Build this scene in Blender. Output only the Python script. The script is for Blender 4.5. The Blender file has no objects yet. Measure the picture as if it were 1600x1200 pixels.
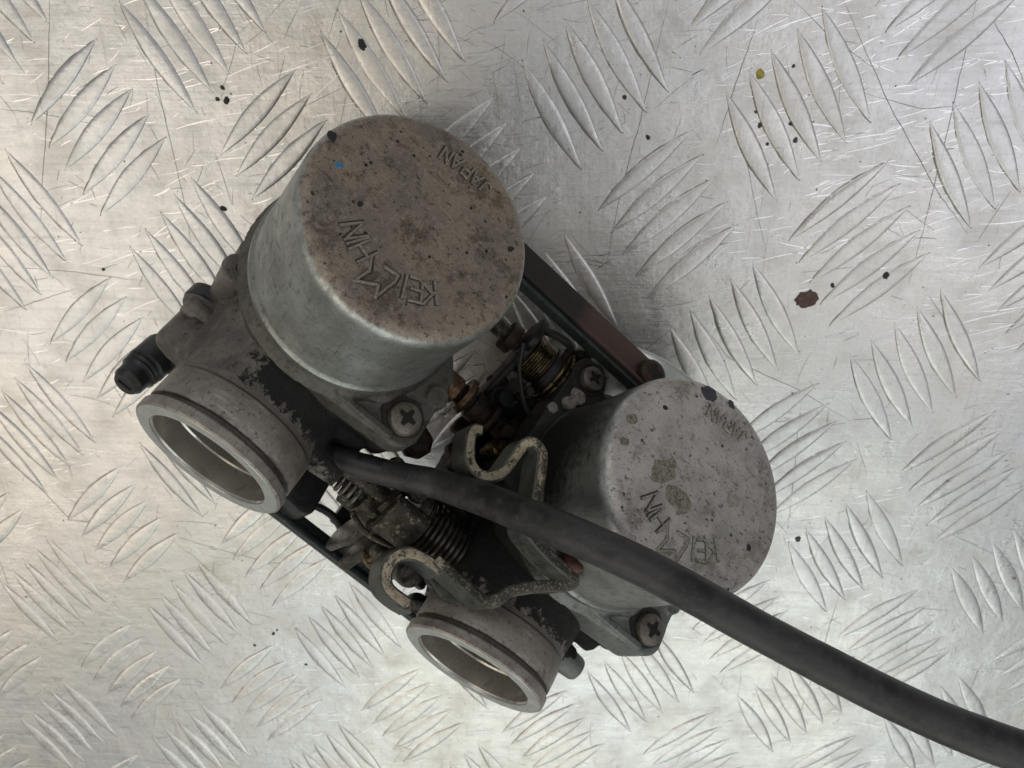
import bpy, bmesh, math, random
from mathutils import Vector, Matrix, noise
R = random.Random(7)
scene = bpy.context.scene
COL = scene.collection
MM = 0.001
rad = math.radians

# ------------------------------------------------------------------ camera
CAM = Vector((15.268, 103.306, 224.552))
CX = Vector((0.9976965, 0.0, -0.0678361)); CY = Vector((-0.0282979, 0.9088371, -0.4161903)); CZ = Vector((0.0616520, 0.4171512, 0.9067436))
F = 1350.0
cd = bpy.data.cameras.new('camera'); cam = bpy.data.objects.new('camera', cd); COL.objects.link(cam)
cd.sensor_width = 36.0; cd.lens = 36.0 * F / 1600.0; cd.clip_start = 0.005; cd.clip_end = 20.0
cam.matrix_world = Matrix.Translation(CAM * MM) @ Matrix((CX, CY, CZ)).transposed().to_4x4()
scene.camera = cam
cd.dof.use_dof = True; cd.dof.focus_distance = 0.170; cd.dof.aperture_fstop = 45.0

# ------------------------------------------------------------------ light: big soft area lamps out of view and a dim even world
w = bpy.data.worlds.new('World'); scene.world = w; w.use_nodes = True
w.node_tree.nodes['Background'].inputs[0].default_value = (0.93, 0.95, 0.93, 1)
w.node_tree.nodes['Background'].inputs[1].default_value = 0.21
def area(name, loc, target, sx, sy, power, col):
    l = bpy.data.lights.new(name, 'AREA'); l.shape = 'RECTANGLE'; l.size = sx; l.size_y = sy; l.energy = power; l.color = col
    o = bpy.data.objects.new(name, l); COL.objects.link(o); o.location = loc
    o.rotation_euler = (Vector(target) - Vector(loc)).to_track_quat('-Z', 'Y').to_euler()
area('lamp_warm', (-0.75, -0.25, 0.95), (-0.05, 0, 0), 0.9, 1.0, 3.5, (1.0, 0.89, 0.76))
area('lamp_day', (0.10, -0.95, 0.95), (0, 0, 0), 1.2, 0.8, 3.9, (0.94, 1.0, 0.94))
area('lamp_cool', (0.62, 0.02, 1.0), (0.05, 0, 0), 0.9, 0.9, 2.5, (0.94, 0.93, 1.0))
area('back_fill_light', (-0.25, 1.05, 0.75), (0, 0.02, 0.03), 0.8, 0.5, 2.2, (0.97, 0.97, 1.0))  # soft fill added from behind to lift the cap rims and tops
scene.view_settings.view_transform = 'Standard'; scene.view_settings.look = 'None'
scene.view_settings.exposure = 0.0; scene.view_settings.gamma = 1.0

# ------------------------------------------------------------------ material helpers (all coordinates in millimetres)
class MB:
    def __init__(s, name, off=(0, 0, 0)):
        s.m = bpy.data.materials.new(name); s.m.use_nodes = True; s.t = s.m.node_tree; s.N = s.t.nodes; s.L = s.t.links
        s.b = s.N['Principled BSDF']
        tc = s.N.new('ShaderNodeTexCoord'); mp = s.N.new('ShaderNodeMapping'); mp.inputs['Scale'].default_value = (1000, 1000, 1000)
        mp.inputs['Location'].default_value = off
        s.L.new(tc.outputs['Object'], mp.inputs[0]); s.v = mp.outputs[0]
        s.raw = s.vec(tc.outputs['Object'], (1000, 1000, 1000))
    def vec(s, v, scale, rot=(0, 0, 0), loc=(0, 0, 0)):
        mp = s.N.new('ShaderNodeMapping'); mp.inputs['Scale'].default_value = scale; mp.inputs['Rotation'].default_value = rot; mp.inputs['Location'].default_value = loc
        s.L.new(v, mp.inputs[0]); return mp.outputs[0]
    def put(s, sock, v):
        if isinstance(v, (int, float)): sock.default_value = v
        elif isinstance(v, (tuple, list)): sock.default_value = (*v, 1) if len(v) == 3 and sock.type == 'RGBA' else v
        else: s.L.new(v, sock)
    def noise(s, scale, detail=3, rough=.55, v=None, dist=0):
        n = s.N.new('ShaderNodeTexNoise'); n.inputs['Scale'].default_value = scale; n.inputs['Detail'].default_value = detail
        n.inputs['Roughness'].default_value = rough; n.inputs['Distortion'].default_value = dist
        s.L.new(v or s.v, n.inputs['Vector']); return n.outputs['Fac']
    def vor(s, scale, v=None, feature='F1', out='Distance'):
        n = s.N.new('ShaderNodeTexVoronoi'); n.feature = feature; n.inputs['Scale'].default_value = scale
        s.L.new(v or s.v, n.inputs['Vector']); return n.outputs[out]
    def step(s, x, a, b, lo=0., hi=1.):
        n = s.N.new('ShaderNodeMapRange'); n.clamp = True; n.interpolation_type = 'SMOOTHSTEP'
        s.put(n.inputs['Value'], x); n.inputs['From Min'].default_value = a; n.inputs['From Max'].default_value = b
        n.inputs['To Min'].default_value = lo; n.inputs['To Max'].default_value = hi; return n.outputs[0]
    def math(s, op, a, b=0.):
        n = s.N.new('ShaderNodeMath'); n.operation = op; s.put(n.inputs[0], a); s.put(n.inputs[1], b); return n.outputs[0]
    def mix(s, f, a, b, mode='MIX'):
        n = s.N.new('ShaderNodeMix'); n.data_type = 'RGBA'; n.blend_type = mode
        s.put(n.inputs[0], f); s.put(n.inputs[6], a); s.put(n.inputs[7], b); return n.outputs[2]
    def xyz(s, v=None):
        n = s.N.new('ShaderNodeSeparateXYZ'); s.L.new(v or s.raw, n.inputs[0]); return n.outputs
    def bump(s, h, strength=.3, dist=.0003, prev=None):
        n = s.N.new('ShaderNodeBump'); n.inputs['Strength'].default_value = strength; n.inputs['Distance'].default_value = dist
        s.put(n.inputs['Height'], h)
        if prev: s.L.new(prev, n.inputs['Normal'])
        return n.outputs[0]
    def out(s, col, rough, metal=0., normal=None, spec=None):
        s.put(s.b.inputs['Base Color'], col); s.put(s.b.inputs['Roughness'], rough); s.put(s.b.inputs['Metallic'], metal)
        if normal: s.L.new(normal, s.b.inputs['Normal'])
        if spec is not None: s.b.inputs['Specular IOR Level'].default_value = spec
        return s.m

def mat_tread(name, off, film):
    m = MB(name, off); gp = m.N.new('ShaderNodeNewGeometry'); m.v = m.vec(gp.outputs['Position'], (1000, 1000, 1000))
    big = m.noise(.009, 4, .55); mid = m.noise(.07, 6, .68); fine = m.noise(1.1, 5, .72); stain = m.noise(.035, 7, .72, None, .6)
    c = m.mix(m.step(big, .40, .60), (.76, .74, .70), (.71, .715, .72))
    c = m.mix(m.math('MULTIPLY', m.step(mid, .46, .66), film), c, (.60, .56, .49))
    c = m.mix(m.step(stain, .60, .66, 0, .30), c, (.42, .37, .29))
    c = m.mix(m.step(fine, .50, .72, 0, .40), c, (.42, .40, .36))
    specks = m.noise(.6, 7, .80); c = m.mix(m.step(specks, .635, .68, 0, .8), c, (.12, .10, .085))
    scr = m.noise(.25, 6, .75, m.vec(m.v, (.09, 3.2, 1), (0, 0, rad(14)))); scr2 = m.noise(.3, 6, .75, m.vec(m.v, (3.4, .09, 1), (0, 0, rad(-24))))
    scr3 = m.noise(.3, 6, .75, m.vec(m.v, (.12, 4.5, 1), (0, 0, rad(52))))
    c = m.mix(m.step(scr2, .58, .68, 0, .35), c, (.36, .34, .30)); c = m.mix(m.step(scr3, .60, .68, 0, .30), c, (.34, .32, .29))
    h = m.math('ADD', m.math('MULTIPLY', scr, 1.3), m.math('MULTIPLY', scr2, .7)); h = m.math('ADD', h, m.math('MULTIPLY', scr3, .6))
    n = m.bump(h, .38, .00016); n = m.bump(fine, .25, .00014, n); n = m.bump(m.noise(.10, 5, .62), .38, .0010, n)
    r = m.step(mid, .3, .7, .24, .42); r = m.math('ADD', r, m.step(scr, .45, .7, 0, .12))
    return m.out(c, r, .82, n)

def mat_cast(name, off, base, tint, dirt, amount, rough=.45, metal=.45, top=None, side=None, low=None):
    """worn cast alloy with mottled dirt; top = (colour, w from which the dirt lies)"""
    m = MB(name, off)
    a = m.noise(.10, 5, .6); b = m.noise(.55, 6, .72); f = m.noise(2.4, 4, .7)
    c = m.mix(m.step(a, .38, .64), base, tint)
    c = m.mix(m.step(m.noise(.9, 6, .8, m.vec(m.v, (1, 1, .16))), .52, .66, 0, .45), c, dirt)
    c = m.mix(m.step(b, .50, .70, 0, amount), c, dirt)
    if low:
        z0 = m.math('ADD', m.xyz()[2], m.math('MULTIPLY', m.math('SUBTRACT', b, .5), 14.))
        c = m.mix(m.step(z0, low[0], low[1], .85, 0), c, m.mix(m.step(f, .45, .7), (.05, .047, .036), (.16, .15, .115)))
    if side:  # darker towards -l: neighbour's shade painted on the grey cap, grease on the flange
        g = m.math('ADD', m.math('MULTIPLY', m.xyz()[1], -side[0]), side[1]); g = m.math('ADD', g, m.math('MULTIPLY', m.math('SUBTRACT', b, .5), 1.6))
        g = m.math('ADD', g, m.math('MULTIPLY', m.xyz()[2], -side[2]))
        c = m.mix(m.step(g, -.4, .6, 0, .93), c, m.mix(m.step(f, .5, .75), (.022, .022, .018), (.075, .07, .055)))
    if top:
        z = m.xyz()[2]
        edge = m.math('ADD', z, m.math('MULTIPLY', m.noise(.5, 5, .7), 2.0))
        rim_highlight = m.math('MULTIPLY', m.step(z, 50.2, 52.6), m.step(m.noise(.35, 6, .75), .40, .60, .10, .55)); c = m.mix(rim_highlight, c, (.62, .645, .63))  # pale rim highlight painted into the fillet colour, broken up by noise
        tm = m.step(edge, top[1] + .9, top[1] + 1.7)
        tc = m.mix(m.step(a, .36, .66), top[0], top[2])
        tc = m.mix(m.step(m.noise(.16, 8, .80), .50, .60, 0, .62), tc, top[3])
        tc = m.mix(m.step(m.noise(.8, 7, .82, m.vec(m.v, (1, 1, 1), (0, 0, 0), (31, 5, 8))), .52, .62, 0, .55), tc, top[4])
        pits = m.noise(.95, 6, .84, m.vec(m.v, (1, .55, 1), (0, 0, .6), (77, 5, 8)))
        tc = m.mix(m.step(pits, .575, .605, 0, .85), tc, (.022, .017, .012))
        near = m.vor(.42, m.v); tc = m.mix(m.math('MULTIPLY', m.step(near, .10, .20, 1, 0), m.step(m.noise(.3, 2), .5, .56)), tc, (.016, .013, .010))
        tc = m.mix(m.step(m.noise(2.6, 5, .8), .52, .66, 0, .55), tc, top[3])
        tc = m.mix(m.step(m.noise(2.1, 5, .8, m.vec(m.v, (1, 1, 1), (0, 0, 0), (61, 5, 8))), .56, .68, 0, .6), tc, top[4])
        c = m.mix(tm, c, tc)
        metal = m.step(tm, 0, 1, metal, .42)
        rough = m.step(tm, 0, 1, rough, m_top(m)) if False else m.math('ADD', m.step(tm, 0, 1, rough, .40), m.step(b, .45, .65, 0, .14))
    sp = m.noise(.9, 4, .75, m.vec(m.v, (1, 1, 1), (.4, .3, .2), (9, 3, 5)))
    c = m.mix(m.step(sp, .655, .69, 0, .9), c, (.018, .015, .012))
    c = m.mix(m.step(m.noise(1.7, 5, .75, m.vec(m.v, (1, 1, 1), (0, 0, 0), (3, 33, 15))), .645, .675, 0, .8), c, (.38, .36, .32))
    n = m.bump(f, .25, .00015); n = m.bump(sp, -.0 + .3, .0003, n); n = m.bump(b, .25, .0004, n)
    return m.out(c, rough, metal, n)

def mat_body(name, off, base, tint, bias, ll, tt):
    """cast body, partly under black oily dirt that grows towards +l (y) and -t (x)"""
    m = MB(name, off)
    a = m.noise(.12, 5, .62); b = m.noise(.45, 7, .75); f = m.noise(2.2, 5, .75)
    X = m.xyz()
    c = m.mix(m.step(a, .38, .62), base, tint)
    c = m.mix(m.step(b, .52, .66, 0, .6), c, (.09, .075, .06))
    c = m.mix(m.step(m.noise(.8, 6, .82, m.vec(m.v, (1, 1, 1), (0, 0, 0), (5, 15, 8))), .585, .615, 0, .9), c, (.02, .017, .014))
    c = m.mix(m.step(m.noise(1.9, 5, .8), .58, .66, 0, .5), c, (.36, .33, .29))
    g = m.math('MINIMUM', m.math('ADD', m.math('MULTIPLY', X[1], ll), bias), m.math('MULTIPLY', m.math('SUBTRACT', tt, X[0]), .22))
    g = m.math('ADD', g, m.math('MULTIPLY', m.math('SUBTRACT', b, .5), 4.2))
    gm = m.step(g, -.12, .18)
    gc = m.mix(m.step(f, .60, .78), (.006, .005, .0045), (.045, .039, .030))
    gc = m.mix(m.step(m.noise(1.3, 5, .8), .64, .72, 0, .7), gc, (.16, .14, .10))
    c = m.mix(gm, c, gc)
    r = m.step(gm, 0, 1, .46, .62)
    mt = m.step(gm, 0, 1, .40, .0)
    n = m.bump(f, .9, .0005); n = m.bump(b, .6, .0009, n)
    return m.out(c, r, mt, n)

def mat_simple(name, c1, c2, rough, metal, sc=.6, spot=None, amt=.5, bump=.3, spec=None, thr=.56):
    m = MB(name, (R.uniform(-90, 90), R.uniform(-90, 90), R.uniform(-90, 90)))
    a = m.noise(sc, 5, .7); f = m.noise(3.0, 4, .7)
    c = m.mix(m.step(a, .35, .65), c1, c2)
    if spot: c = m.mix(m.step(m.noise(sc * 1.9, 6, .75), thr, thr + .07, 0, amt), c, spot)
    n = m.bump(f, bump, .00018); n = m.bump(a, bump, .0005, n)
    return m.out(c, m.step(a, .3, .7, rough - .08, rough + .08), metal, n, spec)

M = {}
M['plate'] = mat_tread('tread_aluminium', (0, 0, 0), .35)
M['bar'] = mat_tread('tread_bar_aluminium', (40, 12, 0), .22)
BR = (.105, .082, .066)
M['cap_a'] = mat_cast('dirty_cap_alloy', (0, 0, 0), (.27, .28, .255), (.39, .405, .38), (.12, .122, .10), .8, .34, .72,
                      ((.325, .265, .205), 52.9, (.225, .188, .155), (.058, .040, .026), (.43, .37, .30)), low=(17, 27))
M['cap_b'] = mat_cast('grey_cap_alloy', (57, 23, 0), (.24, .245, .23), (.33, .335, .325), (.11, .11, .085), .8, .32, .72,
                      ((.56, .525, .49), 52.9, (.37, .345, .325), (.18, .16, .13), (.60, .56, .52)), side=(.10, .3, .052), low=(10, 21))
M['flange_a'] = mat_cast('grimy_flange_alloy', (7, 2, 0), (.085, .082, .066), (.125, .12, .10), (.035, .030, .022), .9, .5, .35)
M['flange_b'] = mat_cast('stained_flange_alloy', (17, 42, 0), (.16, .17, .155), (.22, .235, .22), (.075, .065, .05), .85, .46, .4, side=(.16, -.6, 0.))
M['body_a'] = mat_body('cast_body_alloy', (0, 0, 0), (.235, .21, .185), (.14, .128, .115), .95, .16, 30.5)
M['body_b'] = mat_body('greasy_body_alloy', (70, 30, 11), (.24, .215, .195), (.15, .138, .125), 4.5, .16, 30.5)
M['spigot'] = mat_simple('machined_spigot_alloy', (.34, .305, .275), (.25, .222, .205), .42, .45, .25, (.14, .11, .085), .65, .18, thr=.60)
def mat_spigot(name, off):
    m = MB(name, off); a = m.noise(.22, 6, .72); b = m.noise(.9, 6, .82); st = m.noise(.5, 5, .7, m.vec(m.v, (1.6, .25, .25))); x = m.xyz()[0]
    c = m.mix(m.step(a, .38, .62), (.345, .31, .27), (.24, .215, .19)); c = m.mix(m.step(st, .52, .66, 0, .5), c, (.52, .46, .41))
    c = m.mix(m.step(b, .56, .61, 0, .8), c, (.06, .045, .034)); x2 = m.math('ADD', x, m.math('MULTIPLY', a, 1.2))
    gr = m.math('MULTIPLY', m.step(x2, 39.6, 40.0), m.step(x2, 41.0, 41.3, 1, 0)); c = m.mix(m.math('MULTIPLY', gr, .7), c, (.035, .028, .022))
    nk = m.math('ADD', x, m.math('MULTIPLY', m.math('SUBTRACT', a, .5), 26.)); c = m.mix(m.step(nk, 39.5, 31.5, 0, .62), c, (.075, .065, .054))
    se = m.math('MULTIPLY', m.step(x, 31.6, 31.9), m.step(x, 32.3, 32.8, 1, 0)); c = m.mix(m.math('MULTIPLY', se, .6), c, (.08, .065, .05))
    return m.out(c, m.step(a, .3, .7, .36, .52), .45, m.bump(b, .35, .0004, m.bump(st, .2, .0003)))
M['spigot'] = mat_spigot('machined_spigot_alloy', (4, 9, 2)); M['spigot_b'] = mat_spigot('brown_spigot_alloy', (44, 29, 12))
M['rim'] = mat_simple('bare_rim_alloy', (.60, .62, .59), (.50, .52, .49), .34, .75, .4, (.30, .27, .22), .5, .15, thr=.62)
M['bore'] = mat_simple('smooth_bore_alloy', (.66, .63, .57), (.52, .49, .43), .22, .80, .12, (.30, .22, .14), .5, .08, thr=.58)
M['disc'] = mat_simple('dull_throttle_disc', (.07, .07, .072), (.10, .10, .10), .45, .4)
M['black'] = mat_simple('black_plastic', (.014, .014, .015), (.028, .027, .026), .42, 0, .4, (.09, .085, .075), .4, .25, thr=.62)
m = MB('black_rubber_hose'); a_ = m.noise(.07, 6, .7); b_ = m.noise(.35, 7, .8); f_ = m.noise(2.5, 4, .7); st_ = m.noise(.5, 5, .7, m.vec(m.v, (.25, 1.5, 1), (0, 0, rad(22))))
c_ = m.mix(m.step(a_, .40, .60), (.011, .011, .012), (.034, .034, .034)); c_ = m.mix(m.step(b_, .52, .62, 0, .5), c_, (.065, .063, .058)); c_ = m.mix(m.step(st_, .56, .68, 0, .6), c_, (.012, .012, .012))
c_ = m.mix(m.step(f_, .70, .74, 0, .6), c_, (.16, .15, .13))
M['rubber'] = m.out(c_, m.step(b_, .35, .65, .34, .52), 0, m.bump(b_, .35, .0005, m.bump(f_, .2, .0002)))
M['screw'] = mat_simple('dull_screw_steel', (.16, .14, .115), (.23, .205, .175), .42, .6, .8, (.05, .04, .03), .7, .35)
M['recess'] = mat_simple('recess_shade_black', (.008, .007, .006), (.014, .012, .010), .8, 0)  # shade inside holes and screw recesses, painted as a near-black fill
M['bracket'] = mat_simple('bracket_side_zinc', (.055, .057, .048), (.095, .10, .085), .45, .4, .3, (.030, .027, .020), .7, .4, thr=.54)
m = MB('worn_cream_edge', (13, 4, 0)); a_ = m.noise(.55, 7, .82); b_ = m.noise(.085, 3, .6); f_ = m.noise(2.6, 5, .8)
c_ = m.mix(m.step(f_, .4, .62), (.48, .41, .29), (.28, .24, .17))
c_ = m.mix(m.step(m.math('ADD', m.math('ADD', m.math('MULTIPLY', a_, 1.3), m.math('MULTIPLY', b_, .5)), m.step(m.xyz()[1], 49, 54, 0, .26)), .93, 1.0), c_, m.mix(m.step(m.noise(1.6, 6, .8, m.vec(m.v, (1, 1, 1), (0, 0, 0), (8, 8, 8))), .52, .62), (.045, .040, .028), (.27, .25, .19)))
c_ = m.mix(m.step(f_, .64, .70, 0, .9), c_, (.05, .04, .028))
M['bracket_edge'] = m.out(c_, .55, .15, m.bump(a_, .5, .0005))
M['rust'] = mat_simple('rusty_steel', (.050, .024, .013), (.018, .013, .010), .5, .35, .4, (.26, .15, .075), .7, .6, thr=.60)
m = MB('rust_brown_bar'); a_ = m.noise(.5, 6, .75); g_ = m.math('ADD', m.xyz()[1], m.math('MULTIPLY', a_, 6.))
M['rust_bar'] = m.out(m.mix(m.step(m.noise(1.2, 6, .8), .6, .68, 0, .5), m.mix(m.step(g_, 44, 49), (.022, .020, .018), (.085, .050, .042)), (.10, .085, .065)), .5, .25, m.bump(a_, .4, .0004))
M['green_bar'] = mat_simple('green_black_bar', (.030, .042, .040), (.050, .062, .058), .42, .5, .35, (.20, .20, .16), .6, .35, thr=.61)
M['spring'] = mat_simple('bronze_spring_wire', (.24, .18, .10), (.10, .075, .042), .30, .85, .4, (.022, .017, .012), .9, .2, thr=.50)
M['dark_spring'] = mat_simple('oily_spring_wire', (.075, .068, .058), (.13, .118, .098), .30, .8, .4, (.25, .2, .12), .6, .2, thr=.66)
M['lever'] = mat_simple('oily_lever_steel', (.028, .025, .019), (.075, .067, .052), .32, .65, .35, (.30, .25, .17), .85, .8, thr=.56)
M['red_bolt'] = mat_simple('red_brown_bolt_steel', (.085, .030, .020), (.05, .022, .016), .4, .5, .5, (.25, .15, .11), .5, .3)
M['flakewhite'] = mat_simple('white_corrosion', (.42, .37, .33), (.30, .26, .235), .7, 0, .6, (.06, .05, .04), .9, .6, thr=.52)
M['letter_a'] = mat_simple('raised_letter_brown', (.40, .35, .29), (.28, .24, .195), .4, .5, .9, (.03, .022, .016), .8, .3, thr=.56)
M['letter_b'] = mat_simple('raised_letter_grey', (.44, .42, .37), (.34, .32, .28), .4, .5, .9, (.06, .055, .04), .8, .3, thr=.53)
M['blackening'] = mat_simple('screw_well_black', (.012, .010, .008), (.035, .030, .023), .6, 0, .9)  # near-black for the painted screw wells
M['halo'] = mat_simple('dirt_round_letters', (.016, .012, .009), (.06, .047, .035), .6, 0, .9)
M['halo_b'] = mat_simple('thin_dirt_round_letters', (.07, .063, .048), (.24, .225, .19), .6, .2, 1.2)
M['olive'] = mat_simple('olive_grime_patch', (.27, .255, .19), (.10, .09, .06), .5, .3, 1.1, (.34, .32, .27), .8, .6, thr=.50)
M['chip_black'] = mat_simple('black_paint_chip', (.012, .012, .012), (.02, .02, .02), .6, 0)
M['chip_blueblack'] = mat_simple('blue_black_paint', (.035, .036, .050), (.05, .05, .065), .5, 0)
M['chip_rust'] = mat_simple('rust_flake', (.13, .075, .06), (.09, .05, .04), .7, 0)
M['chip_yellow'] = mat_simple('yellow_paint_fleck', (.42, .36, .04), (.2, .18, .05), .6, 0)
M['chip_blue'] = mat_simple('blue_paint_speck', (.05, .19, .38), (.04, .14, .3), .5, 0)
M['chip_orange'] = mat_simple('orange_rust_fleck', (.36, .17, .07), (.2, .1, .05), .7, 0)
M['grit'] = mat_simple('dark_grit', (.03, .024, .02), (.075, .06, .05), .8, 0)
M['scratch_dark'] = mat_simple('dark_scratch', (.17, .16, .145), (.34, .33, .31), .5, .4)
M['scratch_light'] = mat_simple('bright_scratch', (.90, .90, .90), (.85, .85, .85), .22, .9, bump=.05)

# ------------------------------------------------------------------ mesh helpers, coordinates in millimetres
def finish(name, bm, mat, parent=None, smooth=True, angle=32, loc=None, rot=None, recalc=True):
    if recalc: bmesh.ops.recalc_face_normals(bm, faces=bm.faces)
    bmesh.ops.scale(bm, vec=(MM, MM, MM), verts=bm.verts)
    me = bpy.data.meshes.new(name); bm.to_mesh(me); bm.free()
    mats = mat if isinstance(mat, (list, tuple)) else [mat]
    for k in mats: me.materials.append(k)
    if smooth:
        me.polygons.foreach_set('use_smooth', [True] * len(me.polygons)); me.set_sharp_from_angle(angle=rad(angle))
    o = bpy.data.objects.new(name, me); COL.objects.link(o)
    if parent: o.parent = parent
    if loc is not None: o.location = Vector(loc) * MM
    if rot is not None: o.rotation_euler = rot
    return o
def tag(o, label=None, cat=None, group=None, kind=None):
    for k, v in (('label', label), ('category', cat), ('group', group), ('kind', kind)):
        if v: o[k] = v
    return o
def basis(axis):
    a = Vector(axis).normalized(); h = Vector((0, 0, 1)) if abs(a.z) < .9 else Vector((1, 0, 0))
    u = h.cross(a).normalized(); return a, u, a.cross(u)
def lathe(bm, prof, c, axis, n=64, closed=True, a0=0., wob=0.):
    """prof = [(along, radius)]; closed polygon profile (ring) or open with poles at r=0"""
    a, u, v = basis(axis); c = Vector(c); rings = []
    for (h, r) in prof:
        if r < 1e-6: rings.append([bm.verts.new(c + a * h)]); continue
        ring = []
        for i in range(n):
            t = a0 + 2 * math.pi * i / n; rr = r + (wob * noise.noise(Vector((math.cos(t) * 2 + c.x, math.sin(t) * 2 + h * .3, c.y))) if wob else 0)
            ring.append(bm.verts.new(c + a * h + (u * math.cos(t) + v * math.sin(t)) * rr))
        rings.append(ring)
    pairs = list(zip(rings, rings[1:] + ([rings[0]] if closed else [])))
    for A, Bq in pairs:
        if len(A) == 1 and len(Bq) == 1: continue
        for i in range(n):
            j = (i + 1) % n
            f = ([A[0], Bq[j], Bq[i]] if len(A) == 1 else [A[i], A[j], Bq[0]] if len(Bq) == 1 else [A[i], A[j], Bq[j], Bq[i]])
            try: bm.faces.new(f)
            except ValueError: pass
    return bm
def cyl(bm, c, axis, r, h0, h1, n=32, bev=.0, r2=None):
    r2 = r if r2 is None else r2; s = 1 if h1 > h0 else -1
    if bev: return lathe(bm, [(h0, 0), (h0, r - bev), (h0 + s * bev * .3, r - bev * .3), (h0 + s * bev, r), (h1 - s * bev, r2), (h1 - s * bev * .3, r2 - bev * .3), (h1, r2 - bev), (h1, 0)], c, axis, n, False)
    return lathe(bm, [(h0, 0), (h0, r), (h1, r2), (h1, 0)], c, axis, n, False)
def prism(bm, pts, h0, h1, axis=2, taper=0.):
    """outline in the two other axes, extruded along axis (0 t, 1 l, 2 w)"""
    def P(p, h):
        return Vector((h, p[0], p[1])) if axis == 0 else Vector((p[0], h, p[1])) if axis == 1 else Vector((p[0], p[1], h))
    cx = sum(p[0] for p in pts) / len(pts); cy = sum(p[1] for p in pts) / len(pts)
    A = [bm.verts.new(P((cx + (p[0] - cx) * (1 - taper), cy + (p[1] - cy) * (1 - taper)), h0)) for p in pts]
    Bq = [bm.verts.new(P(p, h1)) for p in pts]
    bm.faces.new(A[::-1]); bm.faces.new(Bq)
    for i in range(len(pts)): j = (i + 1) % len(pts); bm.faces.new([A[i], A[j], Bq[j], Bq[i]])
    return bm
def rrect(x0, x1, y0, y1, r, n=6):
    out = []
    for cx, cy, a in ((x1 - r, y1 - r, 0), (x0 + r, y1 - r, 90), (x0 + r, y0 + r, 180), (x1 - r, y0 + r, 270)):
        for k in range(n + 1): t = rad(a + 90 * k / n); out.append((cx + r * math.cos(t), cy + r * math.sin(t)))
    return out
def hull(circles, n=48):
    """convex outline round circles (x, y, r)"""
    pts = [(x + r * math.cos(2 * math.pi * k / n), y + r * math.sin(2 * math.pi * k / n)) for x, y, r in circles for k in range(n)]
    pts = sorted(set((round(a, 4), round(b, 4)) for a, b in pts))
    def half(P):
        h = []
        for p in P:
            while len(h) > 1 and (h[-1][0] - h[-2][0]) * (p[1] - h[-2][1]) - (h[-1][1] - h[-2][1]) * (p[0] - h[-2][0]) <= 0: h.pop()
            h.append(p)
        return h
    a = half(pts); b = half(pts[::-1]); return a[:-1] + b[:-1]
def catmull(P, n=8):
    P = [Vector(p) for p in P]; P = [2 * P[0] - P[1]] + P + [2 * P[-1] - P[-2]]; out = []
    for i in range(1, len(P) - 2):
        for k in range(n):
            t = k / n; a, b, c, d = P[i - 1], P[i], P[i + 1], P[i + 2]
            out.append(.5 * ((2 * b) + (c - a) * t + (2 * a - 5 * b + 4 * c - d) * t * t + (3 * b - a - 3 * c + d) * t ** 3))
    out.append(P[-2]); return out
def tube(bm, path, r, n=12, cap=True, wob=0.):
    path = [Vector(p) for p in path]; rings = []; up = None
    for i, p in enumerate(path):
        d = (path[min(i + 1, len(path) - 1)] - path[max(i - 1, 0)]).normalized()
        if up is None: _, u, v = basis(d)
        else: u = (up - d * up.dot(d)).normalized(); v = d.cross(u)
        up = u; rr = r(i / (len(path) - 1)) if callable(r) else r
        ring = []
        for k in range(n):
            t = 2 * math.pi * k / n; q = rr * (1 + (wob * noise.noise(Vector((p.x * .15 + math.cos(t), p.y * .15 + math.sin(t), p.z * .15))) if wob else 0))
            ring.append(bm.verts.new(p + (u * math.cos(t) + v * math.sin(t)) * q))
        rings.append(ring)
    for A, Bq in zip(rings, rings[1:]):
        for i in range(n): j = (i + 1) % n; bm.faces.new([A[i], A[j], Bq[j], Bq[i]])
    if cap: bm.faces.new(rings[0][::-1]); bm.faces.new(rings[-1])
    return bm
def helix(bm, c, axis, R1, R2, h0, h1, turns, r, n=8, seg=22):
    a, u, v = basis(axis); c = Vector(c); N = int(turns * seg)
    path = [c + a * (h0 + (h1 - h0) * i / N) + (u * math.cos(2 * math.pi * i / seg) + v * math.sin(2 * math.pi * i / seg)) * (R1 + (R2 - R1) * i / N) for i in range(N + 1)]
    return tube(bm, path, r, n)
def box(bm, t0, t1, l0, l1, w0, w1):
    return prism(bm, [(t0, l0), (t1, l0), (t1, l1), (t0, l1)], w0, w1)
def bevel(bm, off, seg=2, ang=30):
    bmesh.ops.recalc_face_normals(bm, faces=bm.faces)
    E = [e for e in bm.edges if len(e.link_faces) == 2 and e.calc_face_angle(0) > rad(ang)]
    bmesh.ops.bevel(bm, geom=E, offset=off, segments=seg, affect='EDGES', profile=.5, clamp_overlap=True); return bm
def fuse(name, bm, mat, parent, voxel, smooth_it=8, loc=None, rough=0.):
    """merge overlapping solids into one cast skin"""
    o = finish(name, bm, mat, parent, smooth=False)
    r = o.modifiers.new('remesh', 'REMESH'); r.mode = 'VOXEL'; r.voxel_size = voxel * MM; r.use_smooth_shade = True
    s = o.modifiers.new('smooth', 'SMOOTH'); s.factor = .5; s.iterations = smooth_it
    dg = bpy.context.evaluated_depsgraph_get(); me = bpy.data.meshes.new_from_object(o.evaluated_get(dg)); o.modifiers.clear()
    me.name = name; o.data = me
    if not me.materials: me.materials.append(mat)
    if rough:
        nr = [v.normal.copy() for v in me.vertices]
        for v, q in zip(me.vertices, nr): v.co += q * ((noise.noise(v.co * 260) + .6 * noise.noise(v.co * 700)) * rough * MM)
    if loc is not None: o.location = Vector(loc) * MM
    return o

def pix(x, y, z):
    d = CX * ((x - 800) / F) - CY * ((y - 600) / F) - CZ
    return CAM + d * ((z - CAM.z) / d.z)

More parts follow.
